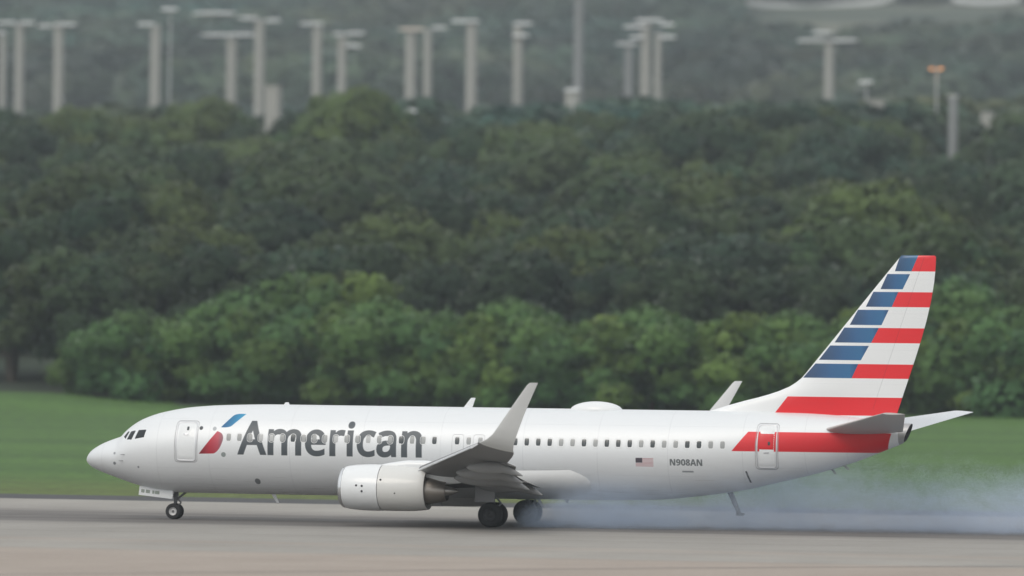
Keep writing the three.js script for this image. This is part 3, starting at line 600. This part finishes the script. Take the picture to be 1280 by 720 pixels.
// engines -----------------------------------------------
function engine(side) {
  const CY = 1.66, Z = side * 4.83, N = 48;
  const ringAt = (x, r, flat = 1, dy = 0) => range(0, 2 * Math.PI, N).slice(0, N).map((a) => { const y = Math.sin(a) * r; return V(x, CY + dy + (y < 0 ? y * mix(1, 0.93, flat) : y), Z + Math.cos(a) * r * mix(1, 1.04, flat)); });
  const prof = curve([[13.42, 0.84], [13.5, 0.9], [13.7, 0.97], [14.1, 1.03], [14.7, 1.06], [15.6, 1.05], [16.4, 1.01], [17.0, 0.95], [17.36, 0.9]]);
  const outer = [13.62, 13.75, 14, 14.4, 14.9, 15.28].map((x) => ringAt(x, prof(x), 1 - smooth(x, 15.5, 17.3)));
  const part = (name, g, m, parent) => put(name, g.translate(SHIFT + 0.2, 0, 0), m, parent ?? plane);
  const e = part('engine', faceOut(loft(outer)), white);
  part('reverser_sleeve', faceOut(loft([...[15.3, 15.6, 16, 16.4, 16.8, 17.1, 17.36].map((x) => ringAt(x, prof(x) - (x < 15.35 ? 0.012 : 0), 1 - smooth(x, 15.5, 17.3))), ringAt(17.37, 0.85, 0), ringAt(16.6, 0.82, 0)])), new THREE.MeshPhysicalMaterial({ color: new THREE.Color().setRGB(0.66, 0.66, 0.64), roughness: 0.45, clearcoat: 0.3 }), e);
  part('inlet_lip', faceOut(loft([ringAt(13.61, prof(13.62)), ringAt(13.5, 0.925), ringAt(13.43, 0.86), ringAt(13.45, 0.79), ringAt(13.6, 0.74), ringAt(14.1, 0.76)])), polished, e);
  part('fan_face', faceOut(loft([ringAt(14.15, 0.77, 0), ringAt(14.16, 0.3, 0), ringAt(13.9, 0.16, 0), ringAt(13.75, 0.02, 0)])), dark, e);
  part('core_nozzle', faceOut(loft([ringAt(16.9, 0.7, 0, -0.04), ringAt(17.4, 0.62, 0, -0.05), ringAt(17.9, 0.5, 0, -0.06), ringAt(18.2, 0.43, 0, -0.06), ringAt(18.2, 0.4, 0, -0.06), ringAt(17.7, 0.4, 0, -0.06)])), std([0.34, 0.31, 0.28], 0.35, { metalness: 0.8 }), e);
  part('exhaust_plug', faceOut(loft([ringAt(17.6, 0.32, 0, -0.06), ringAt(18.2, 0.25, 0, -0.06), ringAt(18.6, 0.1, 0, -0.06), ringAt(18.75, 0.01, 0, -0.06)])), std([0.4, 0.38, 0.36], 0.3, { metalness: 0.85 }), e);
  // pylon: from the top of the cowl up to the wing
  const P = [[14.9, 2.55, 0.1, 0.16], [15.6, 2.6, 0.2, 0.22], [16.4, 2.62, 0.3, 0.24], [17.2, 2.5, 0.42, 0.24], [17.9, 2.34, 0.5, 0.22], [18.8, 2.25, 0.3, 0.16], [19.8, 2.3, 0.08, 0.05]].map(([x, y, h, w]) => roundedOutline(w * 2, h * 2, Math.min(w, h) * 0.8, 4).map(([a, b]) => V(x, y + b, Z + a)));
  const n = Math.min(...P.map((r) => r.length));
  part('pylon', faceOut(loft(P.map((r) => range(0, 1, 28).slice(0, 28).map((t) => r[Math.floor(t * r.length)])), { capStart: true, capEnd: true })), white, e);
  const strake = new THREE.ExtrudeGeometry(new THREE.Shape([new THREE.Vector2(0, 0), new THREE.Vector2(0.9, 0), new THREE.Vector2(0.85, 0.22), new THREE.Vector2(0.5, 0.2)]), { depth: 0.03, bevelEnabled: true, bevelSize: 0.008, bevelThickness: 0.008, bevelSegments: 1 });
  part('strake', strake.rotateX(-0.9 * side).translate(14.5, CY + 0.72, Z - side * 0.78), white, e);
  for (const [x, y] of [[14.62, 1.78], [14.62, 1.55], [14.36, 1.8], [16.1, 1.5], [15.45, 2.06]]) { const r = prof(x), h = Math.asin(clamp((y - CY) / r, -1, 1)); part('latch', new THREE.SphereGeometry(0.05, 10, 8).scale(1, 1, 0.3).translate(x, y, Z + side * Math.cos(h) * r * (x < 15.5 ? 1.04 : 1.015)), dark, e); }
}
engine(1); engine(-1);
// tail --------------------------------------------------
const finMap = canvasTexture(2048, 1024, (g, W, H) => {
  const X = (x) => (x - 28.5) / 11 * W, Y = (y) => H - (y - 4.9) / 7.5 * H;
  const poly = (pts, fill) => { g.fillStyle = fill; g.beginPath(); pts.forEach(([x, y], i) => i ? g.lineTo(X(x), Y(y)) : g.moveTo(X(x), Y(y))); g.closePath(); g.fill(); };
  g.fillStyle = '#f6f8f9'; g.fillRect(0, 0, W, H);
  poly([[32.6, 5.92], [31.98, 5.12], [38.2, 5.12], [38.6, 5.92]], RED);
  const TL = [[37.62, 12.430], [36.98, 11.340], [36.36, 10.550], [35.68, 9.760], [35.08, 8.970], [34.45, 8.180], [33.80, 7.380]], BL = [[37.32, 11.465], [36.69, 10.675], [36.04, 9.895], [35.33, 9.095], [34.66, 8.315], [33.96, 7.545], [33.25, 6.755]];
  const TR = [[38.47, 12.430], [38.00, 11.340], [37.49, 10.550], [37.07, 9.760], [36.65, 8.970], [36.21, 8.180], [35.75, 7.380]], BR = [[38.06, 11.465], [37.68, 10.675], [37.21, 9.895], [36.76, 9.095], [36.31, 8.315], [35.86, 7.545], [35.46, 6.755]];
  for (let i = 0; i < 7; i++) {
    const bl = g.createLinearGradient(X(BL[i][0]), 0, X(TR[i][0]), 0);
    if (i < 1) { bl.addColorStop(0, '#173f69'); bl.addColorStop(1, '#2f79a8'); } else { bl.addColorStop(0, '#12365e'); bl.addColorStop(0.5, '#235f93'); bl.addColorStop(0.85, '#2d6fa0'); bl.addColorStop(1, '#1c4d7e'); }
    poly([TL[i], TR[i], BR[i], BL[i]], bl);
    if (i % 2 === 0) poly([TR[i], [39.6, TR[i][1]], [39.6, BR[i][1]], BR[i]], RED);
  }
  g.strokeStyle = 'rgba(60,64,70,0.35)'; g.lineWidth = 2; g.beginPath(); g.moveTo(X(38.62), Y(12.1)); g.lineTo(X(36.4), Y(5.4)); g.stroke();   // rudder hinge line
  for (const y of [6.5, 8.0, 9.6, 11.1]) { g.globalAlpha = 0.5; g.beginPath(); g.moveTo(X(33.2), Y(y)); g.lineTo(X(38.9), Y(y)); g.globalAlpha = 0.15; g.stroke(); g.globalAlpha = 1; }
});
{
  const le = curve([[4.85, 27.6], [5.2, 28.9], [5.62, 30.3], [5.98, 31.65], [6.35, 32.62], [6.75, 33.18], [7.16, 33.52], [12.1, 37.54], [12.16, 37.59]]), te = curve([[4.85, 37.3], [5.3, 37.5], [12.1, 39.13], [12.16, 39.08]]);
  const ys = [4.85, 5.1, 5.3, 5.5, 5.7, 5.85, 6, 6.15, 6.35, 6.55, 6.75, 7, 7.3, 7.8, 8.5, 9.3, 10.2, 11, 11.6, 12, 12.1, 12.16];
  const g = faceOut(loft(ys.map((y) => { const c = te(y) - le(y), t = Math.min(0.5, c * 0.095) * (y > 12.11 ? 0.4 : 1) / c; return section(V(le(y), y, 0), V(c, 0, 0), V(0, 0, 1), t, 0, 56); }), { capEnd: true }));
  const p = g.attributes.position, uv = g.attributes.uv;
  for (let i = 0; i < p.count; i++) uv.setXY(i, (p.getX(i) - 28.5) / 11, (p.getY(i) - 4.9) / 7.5);
  part('vertical_fin', g, new THREE.MeshPhysicalMaterial({ map: finMap, color: new THREE.Color().setRGB(0.87, 0.87, 0.87), roughness: 0.42, clearcoat: 0.4, clearcoatRoughness: 0.15 }));
}
for (const side of [1, -1]) {
  const st = (z) => { const k = (z - 0.5) / 6.65; return section(V(mix(34.25, 38.42, k), mix(4.46, 5.3, k), side * z), V(mix(3.6, 0.98, k), mix(-0.02, -0.02, k), 0), V(0, 0.992, -0.125 * side), mix(0.1, 0.085, k), 0, 28); };
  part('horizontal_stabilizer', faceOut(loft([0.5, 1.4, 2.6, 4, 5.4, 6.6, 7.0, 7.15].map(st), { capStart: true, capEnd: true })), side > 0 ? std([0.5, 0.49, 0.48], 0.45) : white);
}
// aerials, radome, drain masts, tail skid, beacon -----------
const blade = (x, y, h, c, sweep, dir, m, name = 'blade_antenna') => part(name, faceOut(loft([0, 0.5, 0.9, 1].map((t) => section(V(x + sweep * t, y + dir * h * t, 0), V(c * mix(1, 0.5, t), 0, 0), V(0, 0, 1), 0.12, 0, 16)), { capStart: true, capEnd: true })), m);
blade(17.7, 5.2, 0.46, 0.42, 0.36, 1, white);
blade(9.3, 5.22, 0.12, 0.3, 0.1, 1, white);
blade(8.75, 1.25, 0.42, 0.22, 0.28, -1, white, 'drain_mast');
blade(21.1, 1.25, 0.42, 0.2, 0.3, -1, white, 'drain_mast');
blade(22.4, 1.25, 0.2, 0.26, 0.08, -1, dark);
part('tail_skid', join([rod(V(29.95, 1.75, 0), V(30.42, 0.72, 0), 0.13, 0.1, 12), rbox(0.36, 0.12, 0.2, 0.03).translate(30.46, 0.7, 0)]), std([0.12, 0.13, 0.15], 0.6));
part('drain_pipe', rod(V(34.5, 2.85, 0), V(34.75, 2.55, 0), 0.06, 0.05, 10), strutGrey);
part('drain_pipe', rod(V(35.1, 2.98, 0.1), V(35.35, 2.75, 0.1), 0.06, 0.05, 10), strutGrey);
part('satellite_radome', new THREE.SphereGeometry(1, 36, 18, 0, Math.PI * 2, 0, Math.PI / 2).scale(1.2, 0.42, 0.55).translate(23.85, 5.16, 0), white);
for (const [x, y] of [[2.2, 2.62], [2.3, 2.9]]) part('pitot_probe', rod(hull(x, y).add(V(0, 0, -0.02)), hull(x, y).add(V(-0.16, 0, 0.12)), 0.018, 0.012, 8), steel);
// landing gear -------------------------------------------
function wheel(x, z, r, w, sideHub) {
  const g = new THREE.Group(); g.name = 'wheel'; plane.add(g); g.position.set(x + SHIFT, r, z);
  const pr = [[0.52, -0.5], [0.62, -0.53], [0.8, -0.52], [0.93, -0.42], [0.985, -0.26], [1, 0], [0.985, 0.26], [0.93, 0.42], [0.8, 0.52], [0.62, 0.53], [0.52, 0.5]].map(([a, b]) => new THREE.Vector2(a * r, b * w));
  put('tyre', new THREE.LatheGeometry(pr, 40).rotateX(Math.PI / 2), rubber, g);
  const rim = [[0.02, 0.28], [0.16, 0.3], [0.2, 0.16], [0.42, 0.2], [0.5, 0.46], [0.54, 0.47], [0.54, -0.47], [0.5, -0.46], [0.42, -0.2], [0.2, -0.16], [0.16, -0.3], [0.02, -0.28]].map(([a, b]) => new THREE.Vector2(a * r, b * w));
  put('rim', new THREE.LatheGeometry(rim, 32).rotateX(Math.PI / 2), r > 0.4 ? std([0.045, 0.045, 0.048], 0.6) : hubGrey, g);
}
for (const s of [1, -1]) {
  wheel(4.22, s * 0.2, 0.36, 0.2);
  wheel(19.95, s * 2.44, 0.55, 0.4); wheel(19.95, s * 3.29, 0.55, 0.4);
  const z = s * 2.86;
  part('main_gear_strut', join([rod(V(19.95, 0.55, z), V(19.86, 2.6, z), 0.1, 0.15), rod(V(19.95, 0.56, z - 0.5), V(19.95, 0.56, z + 0.5), 0.09), rod(V(19.9, 1.35, z), V(19.5, 2.3, z - s * 1.3), 0.07), rod(V(20.02, 0.75, z), V(20.32, 1.05, z), 0.045), rod(V(20.32, 1.05, z), V(19.98, 1.45, z), 0.045)]), strutGrey);
  part('main_gear_door', rbox(0.92, 1.25, 0.06, 0.025).rotateX(-0.16 * s).rotateZ(0.03).translate(19.72, 1.72, s * 3.36), std([0.3, 0.3, 0.31], 0.5));
  const door = part('nose_gear_door', rbox(1.62, 0.42, 0.05, 0.02).rotateZ(-0.098).translate(3.46, 1.2, s * 0.42), white);
  if (s > 0) { const ink = std([0.3, 0.34, 0.3], 0.6); for (const [dx, w] of [[-0.62, 0.16], [-0.38, 0.2], [-0.12, 0.1], [0.06, 0.22]]) part('door_marking', rbox(w, 0.15, 0.008, 0.003).rotateZ(-0.098).translate(3.46 + dx, 1.2 - dx * 0.098, s * 0.447), ink, door); }
}
part('nose_gear_strut', join([rod(V(4.22, 0.34, 0), V(4.3, 1.5, 0), 0.07, 0.1), rod(V(4.22, 0.36, -0.26), V(4.22, 0.36, 0.26), 0.06), rod(V(4.26, 0.85, 0), V(4.95, 1.4, 0), 0.05), rod(V(4.3, 0.55, 0), V(4.52, 0.75, 0), 0.035), rod(V(4.52, 0.75, 0), V(4.3, 0.98, 0), 0.035)]), std([0.12, 0.12, 0.125], 0.5));
part('taxi_light', new THREE.SphereGeometry(0.09, 14, 10).translate(4.12, 1.05, 0.0), polished);

// ------------------------------------------------------------------ tyre smoke: soft wisps, each a swarm of droplets a few millimetres across, thick near the wheels and the ground
{
  seed = 900; const K = 130, drop = [], p = V(), q = new THREE.Quaternion(), e = new THREE.Euler();
  for (let i = 0; i < K; i++) { const g = new THREE.TetrahedronGeometry(0.0039 * ran(0.8, 1.2)); g.applyQuaternion(q.setFromEuler(e.set(rnd() * 6, rnd() * 6, rnd() * 6))); g.translate(gauss() * 0.2, gauss() * 0.13, gauss() * 0.2); drop.push(g); }
  const N = 60000, im = new THREE.InstancedMesh(mergeGeometries(drop), new THREE.MeshPhysicalMaterial({ color: new THREE.Color().setRGB(0.74, 0.81, 0.9), roughness: 1, transmission: 0.5, thickness: 0, specularIntensity: 0, side: THREE.DoubleSide }), N), M = new THREE.Matrix4(), one = V(1, 1, 1);
  const top = curve([[0, 0.4], [2, 0.9], [5, 1.5], [9, 2.2], [13, 2.9], [16, 3.0], [20, 2.6], [26, 2.2], [34, 2], [46, 1.8]]);
  let n = 0;
  for (let tries = 0; n < N && tries < 3e6; tries++) {
    const x = 1.4 + 41 * Math.pow(rnd(), 0.95), h = top(x), y = h * Math.pow(rnd(), 1.1) * 1.35, s = rnd() < 0.5 ? 1 : -1, z = s * 2.8 * Math.exp(-x / 40) + gauss() * (0.3 + 0.06 * x) - 0.4 - 0.14 * x;
    const puff = 0.6 + 0.6 * fbm(x * 0.2, y * 0.5, z * 0.25 + 3, 3), edge = 1 - smooth(y / h + 0.35 * fbm(x * 0.16, 2.2, z * 0.2, 3), 0.1, 1.35);
    if (puff * edge < rnd() * 0.9) continue;
    M.compose(p.set(x, y + 0.05, z), q.setFromEuler(e.set(0, rnd() * 6.28, ran(-0.3, 0.3))), one); im.setMatrixAt(n++, M);
  }
  im.count = n; im.name = 'tyre_smoke'; scene.add(im);
  tag(im, 'bluish white tyre smoke drifting off the main wheels under the tail', 'smoke', null, 'stuff');
}

scene.traverse((o) => { if (o.isMesh) o.castShadow = o.receiveShadow = true; });
renderer.render(scene, camera);
